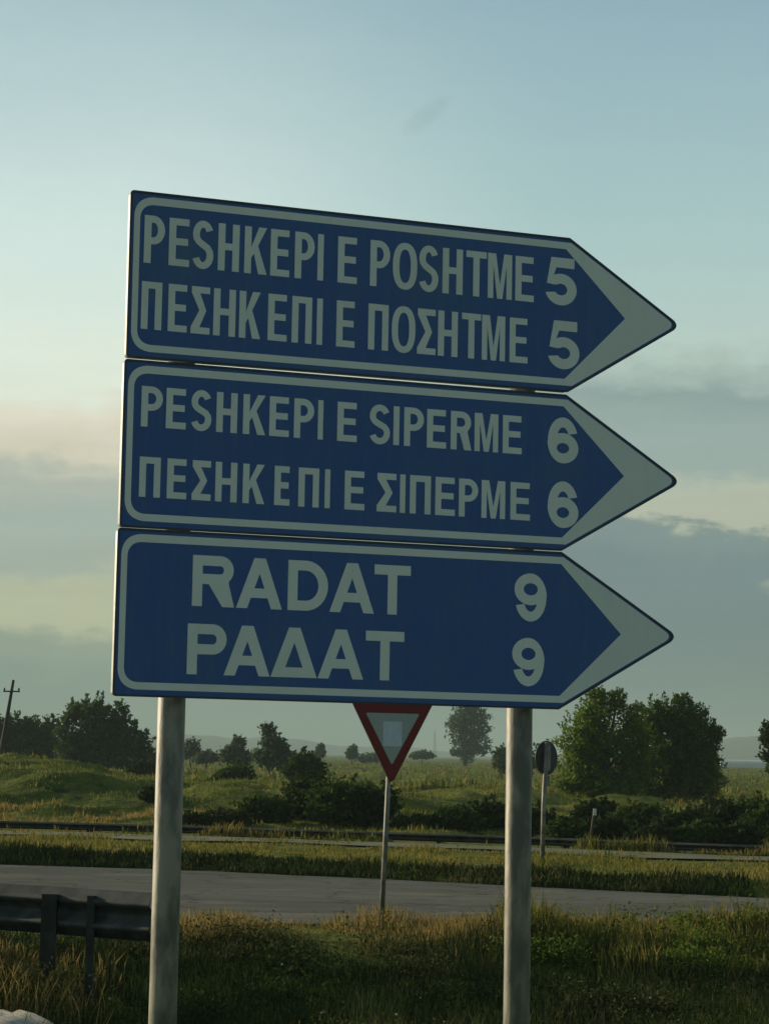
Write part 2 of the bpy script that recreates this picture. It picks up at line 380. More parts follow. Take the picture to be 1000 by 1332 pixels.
# ---- hills at the horizon
def hills(name, x0, x1, y0, depth, hmax, seed, label=None):
    n = 120; xs_ = np.linspace(x0, x1, n); V = []
    prof = np.clip(0.55 + 1.3 * fbm(xs_ / 160 + seed, np.full(n, seed * 3.1), 5), 0.05, 2) * np.sin(np.linspace(0, math.pi, n)) ** 0.6
    rows = 7
    for j in range(rows):
        t = j / (rows - 1); s_ = math.sin(t * math.pi)
        for i in range(n): V.append((xs_[i], y0 + depth * (t - 0.5), hmax * prof[i] * s_ - 1))
    id_ = np.arange(rows * n).reshape(rows, n)
    Fh = np.stack([id_[:-1, :-1], id_[:-1, 1:], id_[1:, 1:], id_[1:, :-1]], -1).reshape(-1, 4)
    o = link(name, mesh_np(name, V, Fh), M_hill, smooth=True); o['kind'] = 'structure'
hills('hills', 180, 1300, 2300, 350, 72, 2.3)
hills('hills', -900, 170, 2600, 350, 44, 5.1)

# ------------------------------------------------------------------ grass (stuff)
def grass(name, n, area, hmin, hmax, width, mat, clump=0.0, dens=None, lean=0.35, bend=True):
    """area(u, v) -> x, y arrays; each blade is a bent tapered strip of two segments"""
    x, y = area(rng.random(n), rng.random(n))
    if dens is not None:
        keep = rng.random(n) < dens(x, y); x, y = x[keep], y[keep]
    n = len(x)
    z = height(x, y) - 0.02
    cl = 0.5 + 2.4 * fbm(x * 1.5 + 31, y * 0.9 + 7, 4)
    h = (hmin + (hmax - hmin) * rng.random(n) ** 1.5) * np.clip(1 - clump + clump * 2 * cl, 0.25, 2.0)
    a = rng.random(n) * 2 * np.pi; ln = lean * h * (0.2 + rng.random(n))
    dx, dy = np.cos(a) * ln, np.sin(a) * ln
    b = rng.random(n) * np.pi; w = width * (0.6 + 0.8 * rng.random(n)); wx, wy = np.cos(b) * w / 2, np.sin(b) * w / 2
    P0 = np.stack([x - wx, y - wy, z], -1); P1 = np.stack([x + wx, y + wy, z], -1)
    mx, my, mz = x + dx * 0.35, y + dy * 0.35, z + h * 0.6
    P2 = np.stack([mx + wx * 0.8, my + wy * 0.8, mz], -1); P3 = np.stack([mx - wx * 0.8, my - wy * 0.8, mz], -1)
    P4 = np.stack([x + dx, y + dy, z + h * (1 - 0.25 * lean)], -1)
    V = np.stack([P0, P1, P2, P3, P4], 1).reshape(-1, 3); k = np.arange(n)[:, None] * 5
    F = np.concatenate([k + [0, 1, 2], k + [0, 2, 3], k + [3, 2, 4]], 0)
    o = link(name, mesh_np(name, V, F), mat); o['kind'] = 'stuff'
    return o
def fan(ya, yb, half=0.27, power=1.0, off=0.0):
    def f(u, v):
        y = ya + (yb - ya) * v ** power
        return (u - 0.5) * 2 * (half * y) + off, y
    return f
def between(fa, fb, x0, x1):
    def f(u, v):
        x = x0 + (x1 - x0) * u; a, b = fa(x), fb(x); return x, a + (b - a) * v
    return f
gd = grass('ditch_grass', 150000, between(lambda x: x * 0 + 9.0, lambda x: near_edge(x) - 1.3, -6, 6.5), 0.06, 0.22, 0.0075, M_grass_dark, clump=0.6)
tag(gd, 'dark green grass on the shaded ditch slope in front of the road')
gc = grass('crest_grass', 50000, between(lambda x: near_edge(x) - 2.1, lambda x: near_edge(x) + 0.08, -6, 7), 0.05, 0.14, 0.008, M_grass_dry, clump=0.8,
           dens=lambda x, y: 0.15 + 0.85 * sstep(-1.7, -0.9, y - near_edge(x)))
tag(gc, 'yellow dry grass along the near edge of the road')
gr = grass('tall_grass', 13000, between(lambda x: near_edge(x) - 2.6, lambda x: near_edge(x) - 0.5, 1.0, 9), 0.10, 0.27, 0.011, M_grass_mid, clump=0.9)
tag(gr, 'tall mixed grass on the verge right of the sign')
gp = grass('dry_grass_patch', 7000, between(lambda x: 12.9 + 0 * x, lambda x: 15.2 + 0 * x, -4.6, -1.55), 0.12, 0.28, 0.009, M_grass_dry, clump=0.7, dens=lambda x, y: sstep(-1.6, -2.2, x) + 0.1)
tag(gp, 'sunlit orange dry grass below the near guardrail')
gs = grass('shoulder_grass', 15000, between(lambda x: road2_a(x) + 0.7, lambda x: road2_b(x) + 0.32, -10, 10), 0.02, 0.075, 0.022, M_grass_mid, clump=0.8, dens=lambda x, y: sstep(0.30, 0.62, 0.5 + 1.2 * fbm(x * 0.5, y * 1.4)) * 0.8 + 0.15)
tag(gs, 'short sparse grass growing over the narrow far road')
gt = grass('rail_grass', 9000, between(lambda x: road2_b(x) + 0.02, lambda x: road2_b(x) + 0.30, -10, 10), 0.05, 0.20, 0.020, M_grass_mid, clump=1.0, dens=lambda x, y: sstep(0.42, 0.62, 0.5 + 1.3 * fbm(x * 0.45 + 9, y * 0)) * sstep(-4.5, -2.5, x) + 0.08)
tag(gt, 'grass growing up in front of the far guardrail')
gq = grass('dry_bank_grass', 16000, between(lambda x: road2_b(x) + 1.0, lambda x: road2_b(x) + 7.5, -10, -2.6), 0.05, 0.16, 0.02, M_grass_dry, clump=0.8, dens=lambda x, y: sstep(0.35, 0.65, 0.5 + 1.3 * fbm(x * 0.6 + 5, y * 0.35 + 2)))
tag(gq, 'tan dry grass at the foot of the left mound')
gv = grass('verge_grass', 75000, between(lambda x: far_edge(x) + 0.05, lambda x: road2_a(x) + 0.75, -10, 10), 0.03, 0.09, 0.018, M_grass_mid, clump=0.7)
tag(gv, 'sunlit yellow green grass between the two roads')
ge = grass('bank_grass', 16000, between(lambda x: far_edge(x) - 0.08, lambda x: far_edge(x) + 0.55, -10, 4), 0.06, 0.15, 0.018, M_grass_dark, clump=0.4)  # dark blade colour stands in for the shade on the bank face
tag(ge, 'rough grass on the low bank behind the road, coloured dark for its shade')
gm = grass('meadow_grass', 110000, fan(37.0, 85, 0.28, 1.1), 0.03, 0.12, 0.022, M_grass_far, clump=0.9,
           dens=lambda x, y: (y > road2_b(x) + 1.2).astype(float))
tag(gm, 'rough green and yellow meadow grass beyond the guardrail')
gf = grass('far_meadow_grass', 70000, fan(80, 420, 0.26, 1.7), 0.08, 0.28, 0.10, M_grass_far, clump=0.9)
tag(gf, 'meadow growth fading towards the horizon')

# broad-leaved weeds and flower dots in the foreground
def weed_mesh(nl, hgt, leaf, seed):
    r = random.Random(seed); V, F = [], []
    for i in range(nl):
        a = r.uniform(0, 6.28); t = r.uniform(0.1, 1); rad = r.uniform(0.02, 0.16) * (1.2 - t * 0.5)
        c = Vector((math.cos(a) * rad, math.sin(a) * rad, t * hgt)); d = Vector((math.cos(a), math.sin(a), r.uniform(-0.2, 0.9))).normalized()
        s_ = d.cross(Vector((0, 0, 1))).normalized(); L = leaf * r.uniform(0.6, 1.3); k = len(V)
        V += [c, c + d * L * 0.5 + s_ * L * 0.28, c + d * L, c + d * L * 0.5 - s_ * L * 0.28]; F.append((k, k + 1, k + 2, k + 3))
    return V, F
def weeds(name, n, x0, x1, y0, y1, hgt, leaf, mat, nl=34, label=None):
    V, F = [], []
    for i in range(n):
        x = random.uniform(x0, x1); t = random.random(); y = y0(x) + (y1(x) - y0(x)) * t; z = hz(x, y); v, f = weed_mesh(nl, hgt * random.uniform(0.6, 1.3), leaf, i * 7 + n)
        k = len(V); V += [p + Vector((x, y, z)) for p in v]; F += [tuple(q + k for q in ff) for ff in f]
    o = link(name, mesh_np(name, V, F), mat); tag(o, label, kind='stuff'); return o
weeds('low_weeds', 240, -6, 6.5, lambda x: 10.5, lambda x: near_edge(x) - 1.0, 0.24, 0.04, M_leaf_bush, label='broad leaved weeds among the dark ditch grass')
weeds('road_edge_weeds', 70, -2.5, 7.5, lambda x: near_edge(x) - 1.2, lambda x: near_edge(x) - 0.35, 0.15, 0.026, M_grass_mid, label='taller leafy weeds along the edge of the near road')
def flowers(n):
    V, F = [], []
    for i in range(n):
        x = random.uniform(-5.5, 6.0); y = random.uniform(12, float(near_edge(x)) - 0.3); z = hz(x, y) + random.uniform(0.16, 0.36); s_ = random.uniform(0.004, 0.009)
        for q in range(5):
            a0 = q * 1.2566; k = len(V); d = Vector((math.cos(a0), math.sin(a0) * 0.5, math.sin(a0) * 0.7)); e = Vector((math.cos(a0 + 0.9), math.sin(a0 + 0.9) * 0.5, math.sin(a0 + 0.9) * 0.7))
            c = Vector((x, y, z)); V += [c, c + d * s_, c + (d + e) * s_ * 0.8, c + e * s_]; F.append((k, k + 1, k + 2, k + 3))
    o = link('wild_flowers', mesh_np('wild_flowers', V, F), M_flower); tag(o, 'tiny pale flower heads dotted through the foreground grass', kind='stuff')
flowers(30)

# ------------------------------------------------------------------ trees and shrubs
def leaf_mass(blobs, n, size, seed, gap=0.25, shell=0.55):
    """leaf-sized quads spread through a set of ellipsoid blobs (cx, cy, cz, rx, ry, rz), denser towards the outside, with gaps"""
    r = np.random.default_rng(seed)
    B = np.array(blobs, float); vol = (B[:, 3] * B[:, 4] * B[:, 5]) ** 0.75; pick = r.choice(len(B), n, p=vol / vol.sum()); b = B[pick]
    d = r.normal(size=(n, 3)); d /= np.linalg.norm(d, axis=1)[:, None]
    rad = (shell + (1.06 - shell) * r.random(n) ** 0.7); inner = r.random(n) < 0.25; rad[inner] *= r.random(inner.sum())
    # ragged outline: radius varies with direction
    rag = 1 + 0.36 * np.sin(d[:, 0] * 7 + pick * 1.7) * np.sin(d[:, 2] * 8 + pick) + 0.10 * r.normal(size=n)
    c = b[:, :3] + d * b[:, 3:] * (rad * rag)[:, None]
    # clumps: drop the leaves in some cells so the outline and the inside have holes
    key = np.sin(c[:, 0] * 5.1 / (size * 8) * 0.35 + seed) + np.sin(c[:, 1] * 4.3 / (size * 8) * 0.35 + seed * 2) + np.sin(c[:, 2] * 6.1 / (size * 8) * 0.35)
    c = c[key > (-3 + 6 * gap * 0.55)]; n = len(c)
    u = r.normal(size=(n, 3)); u /= np.linalg.norm(u, axis=1)[:, None]; v = np.cross(u, r.normal(size=(n, 3))); v /= np.linalg.norm(v, axis=1)[:, None]
    s_ = size * (0.5 + 0.9 * r.random(n))[:, None]
    V = np.stack([c - u * s_, c + v * s_ * 0.45, c + u * s_, c - v * s_ * 0.45], 1).reshape(-1, 3)
    return V, np.arange(n * 4).reshape(-1, 4)
def tangle(name, n, fx, size, mat, label, hlo, hhi, seed):
    r = random.Random(seed); B = []
    for i in range(n):
        x, y = fx(r); h = r.uniform(hlo, hhi); w = r.uniform(0.18, 0.5); z = hz(x, y)
        B.append((x, y, z + h * 0.35, w, w * 0.8, h * 0.7))
    V, F = leaf_mass(B, n * 620, size, seed, gap=0.2, shell=0.2)
    tag(link(name, mesh_np(name, V, F), mat), label, kind='stuff')
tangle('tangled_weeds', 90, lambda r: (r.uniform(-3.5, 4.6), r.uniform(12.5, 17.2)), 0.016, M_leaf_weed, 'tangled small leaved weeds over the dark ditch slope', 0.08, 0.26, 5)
tangle('roadside_weeds', 34, lambda r: (lambda x: (x, float(near_edge(x)) - r.uniform(0.5, 2.6)))(r.uniform(1.1, 4.8)), 0.017, M_leaf_mid, 'brighter bushy weeds below the road right of the right post', 0.10, 0.30, 6)
tangle('dark_weeds', 14, lambda r: (r.uniform(-3.2, -1.5), r.uniform(13.4, 14.3)), 0.017, M_leaf_weed, 'weeds grown round the posts of the near guardrail', 0.20, 0.38, 9)
def tree(name, label, cat, loc, blobs, n, leaf, mat, seed, trunk_h, trunk_r, group=None, limbs=True, gap=0.25, twigs=0):
    t = empty(name, (loc[0], loc[1], hz(loc[0], loc[1]) if len(loc) < 3 else loc[2])); tag(t, label, cat, group)
    r = random.Random(seed)
    bm = bmesh.new()
    top = Vector((r.uniform(-.1, .1) * trunk_h, 0, trunk_h))
    bm_tube(bm, [(0, 0, -0.3), (0, 0, 0), top * 0.5 + Vector((r.uniform(-.04, .04) * trunk_h, 0, 0)), top], [trunk_r * 1.35, trunk_r * 1.15, trunk_r * 0.9, trunk_r * 0.5], 9)
    for bl in (blobs if limbs else []):
        c = Vector(bl[:3]); st = top * r.uniform(0.35, 0.8)
        mid = st.lerp(c, 0.5) + Vector((r.uniform(-.1, .1), r.uniform(-.1, .1), r.uniform(0, .12))) * trunk_h
        bm_tube(bm, [st, mid, c, c + (c - mid) * 0.35], [trunk_r * 0.45, trunk_r * 0.3, trunk_r * 0.15, trunk_r * 0.05], 6)
    link('trunk', bm_mesh('trunk', bm), M_bark, t)
    V, F = leaf_mass(blobs, n, leaf, seed, gap)
    if twigs:                                              # upright leafy shoots that break the outline
        rr = np.random.default_rng(seed + 5); C = []
        for k in range(twigs):
            bl = blobs[rr.integers(len(blobs))]; a = rr.uniform(-1.25, 1.25); el = rr.uniform(-0.5, 0.5)
            st = np.array([bl[0] + bl[3] * 0.85 * math.sin(a), bl[1] + bl[4] * 0.5 * el, bl[2] + bl[5] * 0.85 * math.cos(a)])
            d = np.array([math.sin(a) * 0.8 + rr.normal() * 0.2, 0, math.cos(a) + 0.35]); d /= np.linalg.norm(d); L = min(bl[3], bl[5]) * rr.uniform(0.3, 0.85)
            m_ = int(26 * L / max(leaf, 0.04) * 0.16) + 6
            q = rr.random(m_); C.append(st + d * (q * L)[:, None] + rr.normal(size=(m_, 3)) * leaf * 0.9 * (1.1 - q)[:, None])
        C = np.concatenate(C); m_ = len(C); u = rr.normal(size=(m_, 3)); u /= np.linalg.norm(u, axis=1)[:, None]; v = np.cross(u, rr.normal(size=(m_, 3))); v /= np.linalg.norm(v, axis=1)[:, None]
        s_ = leaf * (0.5 + 0.6 * rr.random(m_))[:, None]
        V2 = np.stack([C - u * s_, C + v * s_ * 0.45, C + u * s_, C - v * s_ * 0.45], 1).reshape(-1, 3)
        F = np.concatenate([F, np.arange(m_ * 4).reshape(-1, 4) + len(V)]); V = np.concatenate([V, V2])
    link('crown', mesh_np('crown', V, F), mat, t)
    return t
HOR = lambda px: 972.3 + 0.01858 * px
def gx(px, d): return (px - 494) / 2800 * d
def gz(px, py, d): return CAM_H - (py - HOR(px)) / 2800 * d
def px_blobs(base_px, d, items, depth=0.8):
    """blob list from the tree's outline sketch: (px, py, half width px, half height px), metres at distance d"""
    x0 = gx(base_px, d); z0 = hz(x0, d); out = []; r = random.Random(int(base_px))
    for (px, py, hw, hh) in items:
        s = d / 2800; out.append((gx(px, d) - x0, r.uniform(-0.4, 0.4) * hw * s, gz(px, py, d) - z0, hw * s, hw * s * depth, hh * s))
    return (x0, d), out
# the big pair on the right
loc, bl = px_blobs(775, 66, [(772, 935, 28, 26), (752, 968, 30, 32), (790, 960, 34, 38), (765, 1005, 36, 34), (800, 1010, 34, 36), (815, 940, 18, 20), (738, 1010, 20, 28), (780, 1035, 40, 22), (800, 912, 10, 12), (776, 912, 14, 12), (826, 965, 20, 26), (824, 1005, 20, 30)])
tree('willow_tree', 'broad sunlit green tree right of the right sign post', 'tree', loc, bl, 30000, 0.060, M_leaf_green, 3, 1.1, 0.16, gap=0.34, twigs=120)
loc, bl = px_blobs(872, 67.5, [(845, 940, 26, 24), (878, 936, 28, 24), (900, 945, 19, 22), (860, 975, 34, 36), (900, 975, 30, 36), (880, 1015, 44, 34), (915, 1010, 22, 34), (922, 965, 12, 20), (840, 1020, 26, 30), (885, 917, 10, 10), (930, 958, 8, 11)])
tree('willow_tree', 'darker spiky topped tree joined to the right of the sunlit tree', 'tree', loc, bl, 30000, 0.060, M_leaf_mid, 4, 1.1, 0.16, gap=0.34, twigs=150)
loc, bl = px_blobs(1008, 70, [(1000, 960, 14, 18), (1012, 985, 22, 28), (1025, 950, 20, 24), (1030, 990, 26, 30)])
tree('roadside_tree', 'dark leafy tree cut off by the right side of the picture', 'tree', loc, bl, 6500, 0.09, M_leaf_dark, 6, 1.0, 0.12, twigs=30)
# hazy poplar in the middle
loc, bl = px_blobs(603, 300, [(600, 935, 17, 12), (618, 933, 18, 14), (596, 948, 17, 15), (616, 952, 20, 17), (605, 970, 18, 14), (622, 974, 15, 8), (593, 980, 8, 5), (608, 985, 9, 8), (630, 955, 9, 13), (605, 922, 14, 10)])
tree('poplar_tree', 'tall hazy grey green tree between the give way sign and the right post', 'tree', loc, bl, 5200, 0.26, M_leaf_hazed, 8, 3.5, 0.35, gap=0.3, twigs=24)
loc, bl = px_blobs(655, 160, [(650, 982, 10, 11), (660, 984, 12, 13), (655, 993, 14, 10)])
tree('round_shrub', 'small dark round shrub beside the right sign post at the horizon', 'shrub', loc, bl, 2600, 0.14, M_leaf_dark, 9, 0.5, 0.07)
# left clumps
loc, bl = px_blobs(118, 120, [(106, 935, 20, 22), (128, 935, 24, 22), (158, 940, 11, 26), (100, 960, 24, 28), (135, 965, 34, 30), (168, 965, 20, 26), (186, 975, 14, 20), (110, 985, 34, 20), (155, 988, 36, 16), (92, 945, 8, 12)])
tree('bushy_tree', 'large dark bushy tree just left of the left sign post', 'tree', loc, bl, 15000, 0.15, M_leaf_dark, 12, 1.2, 0.2, gap=0.15, twigs=50)
loc, bl = px_blobs(40, 135, [(15, 955, 24, 22), (45, 960, 24, 22), (68, 955, 12, 22), (20, 980, 34, 24), (60, 985, 30, 22), (-15, 965, 28, 32)])
tree('bushy_tree', 'dark low tree mass behind the utility pole at the left side', 'tree', loc, bl, 12000, 0.17, M_leaf_dark, 14, 1.2, 0.18, gap=0.15, twigs=24)
loc, bl = px_blobs(352, 125, [(350, 955, 9, 10), (356, 968, 14, 12), (366, 975, 12, 14), (345, 985, 16, 12), (370, 990, 16, 12), (347, 947, 5, 5)])
tree('sapling_tree', 'ragged hazy sapling with a leaning top right of the left post', 'tree', loc, bl, 3600, 0.14, M_leaf_hazed, 21, 0.9, 0.09, gap=0.22, twigs=12)
loc, bl = px_blobs(310, 150, [(311, 968, 9, 9), (306, 978, 14, 11), (316, 986, 14, 10), (296, 984, 9, 9)])
tree('sapling_tree', 'small hazy round topped sapling nearest the left sign post', 'tree', loc, bl, 2600, 0.16, M_leaf_hazed, 22, 0.9, 0.09, gap=0.22, twigs=8)
loc, bl = px_blobs(398, 78, [(392, 990, 16, 12), (406, 996, 16, 14), (384, 1002, 14, 13), (414, 1006, 11, 9), (398, 1008, 22, 10)])
tree('round_shrub', 'dark spreading shrub on the mound left of the give way sign', 'shrub', loc, bl, 4200, 0.085, M_leaf_dark, 23, 0.4, 0.06, twigs=16)
for i, (px, py, w, hh, d, lb) in enumerate([
    (417, 975, 5, 7, 260, 'tiny round tree on the horizon left of the give way sign'),
    (458, 977, 6, 7, 270, 'thin tiny tree on the horizon touching the give way sign'),
    (250, 972, 11, 11, 190, 'hazy little tree on the horizon beside the left sign post'),
    (270, 983, 14, 7, 170, 'low dark thicket on the horizon right of the left sign post'),
    (925, 986, 6, 5, 260, 'tiny bush in the far field between the right hand trees'),
    (548, 981, 12, 4, 300, 'low hazy thicket on the horizon right of the give way sign'),
    (485, 984, 18, 5, 280, 'low hazy thicket on the horizon behind the give way sign'),
    (205, 985, 16, 16, 130, 'low dark bush on the horizon behind the left sign post'),
    (690, 985, 22, 14, 140, 'dark thicket on the horizon behind the right sign post')]):
    loc, bl = px_blobs(px, d, [(px, py, w, hh), (px + w * 0.5, py + hh * 0.6, w * 0.8, hh * 0.7), (px - w * 0.5, py + hh * 0.7, w * 0.8, hh * 0.7)])
    tree('distant_tree' if w < 12 else 'distant_thicket', lb, 'tree' if w < 12 else 'shrub', loc, bl, 1100, 0.0017 * d * 0.55, M_leaf_hazed, 30 + i, 1.0, 0.08, limbs=False)

# shrubs along the far guardrail and on the mounds: (px centre, py centre, half width, half height, distance)
HEDGE = [
 (345, 1062, 34, 22, 42), (300, 1070, 34, 16, 41), (392, 1055, 40, 28, 43), (440, 1058, 42, 30, 42), (482, 1064, 34, 26, 42), (415, 1045, 30, 18, 46), (462, 1044, 28, 16, 46), (255, 1076, 30, 12, 41),
 (545, 1078, 30, 16, 41), (600, 1072, 34, 20, 41), (640, 1066, 30, 22, 42), (690, 1075, 30, 24, 40),
 (735, 1082, 26, 22, 38), (775, 1068, 34, 26, 44), (790, 1092, 34, 24, 38), (830, 1075, 36, 28, 43), (845, 1098, 34, 24, 37), (885, 1078, 38, 28, 42), (905, 1100, 36, 24, 37), (940, 1080, 38, 30, 41), (965, 1100, 36, 26, 37), (995, 1085, 34, 30, 40), (1030, 1100, 36, 30, 36), (1045, 1070, 40, 30, 42), (980, 1060, 32, 20, 48), (935, 1055, 28, 16, 50),
 (205, 1040, 16, 12, 46),  (300, 1005, 30, 7, 72),
 (185, 1000, 16, 7, 90)]
HLAB = ['dark bramble shrub behind the far guardrail', 'low dark shrub on the meadow']
GROUPS = []
for i, (px, py, hw, hh, d) in enumerate(HEDGE):
    s = d / 2800; X0 = gx(px, d); Z0 = gz(px, py, d); r = random.Random(i * 13)
    base = hz(X0, d); hgt = max(Z0 + hh * s * (1.6 if 350 < px < 500 and py > 1040 else 1.15) - base, 0.28)
    blobs = []
    for q in range(4):
        blobs.append((r.uniform(-.5, .5) * hw * s, r.uniform(-.3, .3) * hw * s, hgt * r.uniform(0.35, 0.62), hw * s * r.uniform(0.55, 0.85), hw * s * 0.6, hgt * r.uniform(0.34, 0.46)))
    blobs.append((0, 0, hgt * 0.3, hw * s * 0.95, hw * s * 0.6, hgt * 0.32))
    if px < 240: where = 'on the mound left of the left sign post' if d < 80 else 'far back on the left mound'
    elif px < 505: where = 'in the thicket left of the triangular sign' if py > 1035 else 'on the crest left of the triangular sign'
    elif px < 660: where = 'between triangular sign and right post'
    elif px < 800: where = 'right of the right post below the sunlit tree'
    else: where = 'in the hedge below the dark right tree'
    GROUPS.append(where)
    t = tree('bramble_shrub', 'dark bramble shrub ' + where, 'shrub', (X0, d), blobs, 3000 if hw * s > 0.4 else 1100, 0.060 * d / 42, M_leaf_bush if i % 3 else M_leaf_dark, 60 + i, 0.2, 0.03, group='bramble shrubs ' + where, limbs=False, twigs=8)
ORD = ['leftmost', 'second from the left', 'third from the left', 'fourth from the left', 'fifth from the left', 'sixth from the left', 'seventh from the left', 'eighth from the left', 'ninth from the left', 'tenth from the left', 'eleventh from the left', 'twelfth from the left']
byg = {}
for t in [o for o in col.objects if o.get('group', '').startswith('bramble shrubs ')]: byg.setdefault(t['group'], []).append(t)
for gname, ts in byg.items():
    ts.sort(key=lambda o: o.location.x / o.location.y)
    if len(ts) == 1: del ts[0]['group']; continue
    for k, t in enumerate(ts): t['label'] = (ORD[k] if k < len(ts) - 1 else 'rightmost') + ' bramble shrub' + gname[len('bramble shrubs'):]

# ------------------------------------------------------------------ glyphs of the road sign alphabet
def arc(cx, cy, rx, ry, a0, a1, n=14):
    return [(cx + rx * math.cos(R(a0 + (a1 - a0) * i / n)), cy + ry * math.sin(R(a0 + (a1 - a0) * i / n))) for i in range(n + 1)]
def glyph(ch, w, h, t):
    """outlines in metres, origin at the lower left"""
    v = t * 0.98                                            # horizontal stroke height
    if ch == 'I': return [[(0, 0), (w, 0), (w, h), (0, h)]]
    if ch == 'E':
        a = h * 0.5 - v * 0.42
        return [[(0, 0), (w, 0), (w, v), (t, v), (t, a), (w * 0.93, a), (w * 0.93, a + v), (t, a + v), (t, h - v), (w * 0.97, h - v), (w * 0.97, h), (0, h)]]
    if ch == 'H':
        a = h * 0.5 - v * 0.4
        return [[(0, 0), (t, 0), (t, a), (w - t, a), (w - t, 0), (w, 0), (w, h), (w - t, h), (w - t, a + v), (t, a + v), (t, h), (0, h)]]
    if ch == 'T':
        return [[(w / 2 - t / 2, 0), (w / 2 + t / 2, 0), (w / 2 + t / 2, h - v), (w, h - v), (w, h), (0, h), (0, h - v), (w / 2 - t / 2, h - v)]]
    if ch == 'Π':
        return [[(0, 0), (t, 0), (t, h - v), (w - t, h - v), (w - t, 0), (w, 0), (w, h), (0, h)]]
    if ch == 'P' or ch == 'R':
        bh = h * (0.60 if ch == 'P' else 0.56); r = bh / 2; rx = min(r * 0.95, w * 0.55); cy = h - r
        outer = [(0, 0), (0, h), (w - rx, h)] + arc(w - rx, cy, rx, r, 88, -88, 16)
        if ch == 'P': outer += [(w - rx, h - bh), (t, h - bh), (t, 0)]
        else:
            k = w * 0.97
            outer = [(0, 0), (0, h), (k - rx, h)] + arc(k - rx, cy, rx, r, 88, -50, 14) + [(k - rx * 0.35, cy - r * 0.97), (w + 0.0 * t, 0), (w - 1.2 * t, 0), (t + (w - t) * 0.20, h - bh - v * 0.02), (t, h - bh), (t, 0)]
            w = k
        ri = r - v; rxi = max(rx - t, rx * 0.25)
        hole = [(t, h - v), (w - rx, h - v)] + arc(w - rx, cy, rxi, ri, 86, -86, 12) + [(w - rx, h - bh + v), (t, h - bh + v)]
        return [outer, hole]
    if ch == 'D':
        rx = w * 0.56; r = h / 2
        outer = [(0, 0), (0, h), (w - rx, h)] + arc(w - rx, r, rx, r, 88, -88, 22) + [(w - rx, 0)]
        hole = [(t, h - v), (w - rx, h - v)] + arc(w - rx, r, rx - t, r - v, 87, -87, 20) + [(w - rx, v), (t, v)]
        return [outer, hole]
    if ch == 'O':
        o = 0.012 * h
        def se(rx, ry, n=36, p=2.35): return [(w / 2 + rx * math.copysign(abs(math.cos(a)) ** (2 / p), math.cos(a)), h / 2 + ry * math.copysign(abs(math.sin(a)) ** (2 / p), math.sin(a))) for a in [2 * math.pi * k / n for k in range(n)]]
        return [se(w / 2, h / 2 + o), se(w / 2 - t, h / 2 + o - v)]
    if ch == 'K':
        b_ = t * 1.25
        return [[(0, 0), (0, h), (t, h), (t, h * 0.56), (w - b_, h), (w - 0.02 * w, h), (t + 0.42 * (w - t), h * 0.60), (w, 0), (w - b_, 0), (t + 0.17 * (w - t), h * 0.43), (t, h * 0.33), (t, 0)]]
    if ch == 'M':
        q = t * 0.88
        return [[(0, 0), (0, h), (1.45 * q, h), (w / 2, h * 0.30), (w - 1.45 * q, h), (w, h), (w, 0), (w - q, 0), (w - q, h * 0.74), (w / 2 + q * 0.48, 0), (w / 2 - q * 0.48, 0), (q, h * 0.74), (q, 0)]]
    if ch == 'A' or ch == 'Δ':
        a = w / 2 - 0.58 * t; s_ = 1.12 * t
        li = lambda y: s_ + y / h * a
        top = (w / 2 - s_) / a * h
        if ch == 'Δ':
            return [[(0, 0), (a, h), (w - a, h), (w, 0)], [(li(v), v), (w - li(v), v), (w / 2, top)]]
        y1, y2 = h * 0.21, h * 0.21 + v * 0.95
        return [[(0, 0), (a, h), (w - a, h), (w, 0), (w - s_, 0), (w - li(y1) , y1), (li(y1), y1), (s_, 0)], [(li(y2), y2), (w - li(y2), y2), (w / 2, top)]]
    if ch == 'Σ':
        return [[(0, 0), (w, 0), (w, v), (w * 0.46, v), (w * 0.80, h * 0.5), (w * 0.46, h - v), (w * 0.98, h - v), (w * 0.98, h), (0.02 * w, h), (0.02 * w, h - v * 0.95), (w * 0.44, h * 0.5), (0, v * 0.95)]]
    if ch == 'S':
        o = 0.012 * h; tt = t * 0.98
        ry = (h + 2 * o - tt) / 4; rx = w / 2 - tt / 2; yt = h + o - tt / 2 - ry; yb = -o + tt / 2 + ry
        rz = rx * 0.96
        pts = arc(w / 2, yt, rz, ry, 22, 205, 16) + [(w / 2 - rz * 0.62, yt - ry * 0.70), (w / 2, h / 2), (w / 2 + rz * 0.66, yb + ry * 0.72)] + arc(w / 2, yb, rx, ry, 22, -162, 16)
        L, Rr = [], []
        for i, (x, y) in enumerate(pts):
            xa, ya = pts[max(i - 1, 0)]; xb, yb_ = pts[min(i + 1, len(pts) - 1)]; dx, dy = xb - xa, yb_ - ya; l_ = math.hypot(dx, dy); nx_, ny_ = -dy / l_, dx / l_
            L.append((x + nx_ * tt / 2, y + ny_ * tt / 2)); Rr.append((x - nx_ * tt / 2, y - ny_ * tt / 2))
        return [L + Rr[::-1]]
    if ch in '69':
        cx = w / 2; by = 0.33 * h; cap = 28
        def in_tail(x, y): return ((x - cx) / (cx - t)) ** 2 + ((y - h / 2) / (h / 2 - v)) ** 2 > 1 and x < cx
        out = [(cx, 0)]
        for k in range(1, 80):
            a = -90 + k * 3.2; x, y = cx + cx * math.cos(R(a)), by + by * math.sin(R(a))
            if a > 90 and in_tail(x, y): break
            out.append((x, y))
        a_in = math.degrees(math.atan2((y - h / 2) / (h / 2 - v), (x - cx) / (cx - t)))
        out += arc(cx, h / 2, cx - t, h / 2 - v, a_in - 3, cap, 14)
        out += arc(cx, h / 2, cx * 0.97, h / 2, cap - 8, 180, 20) + arc(cx, h / 2, cx, h / 2, 186, 262, 10)
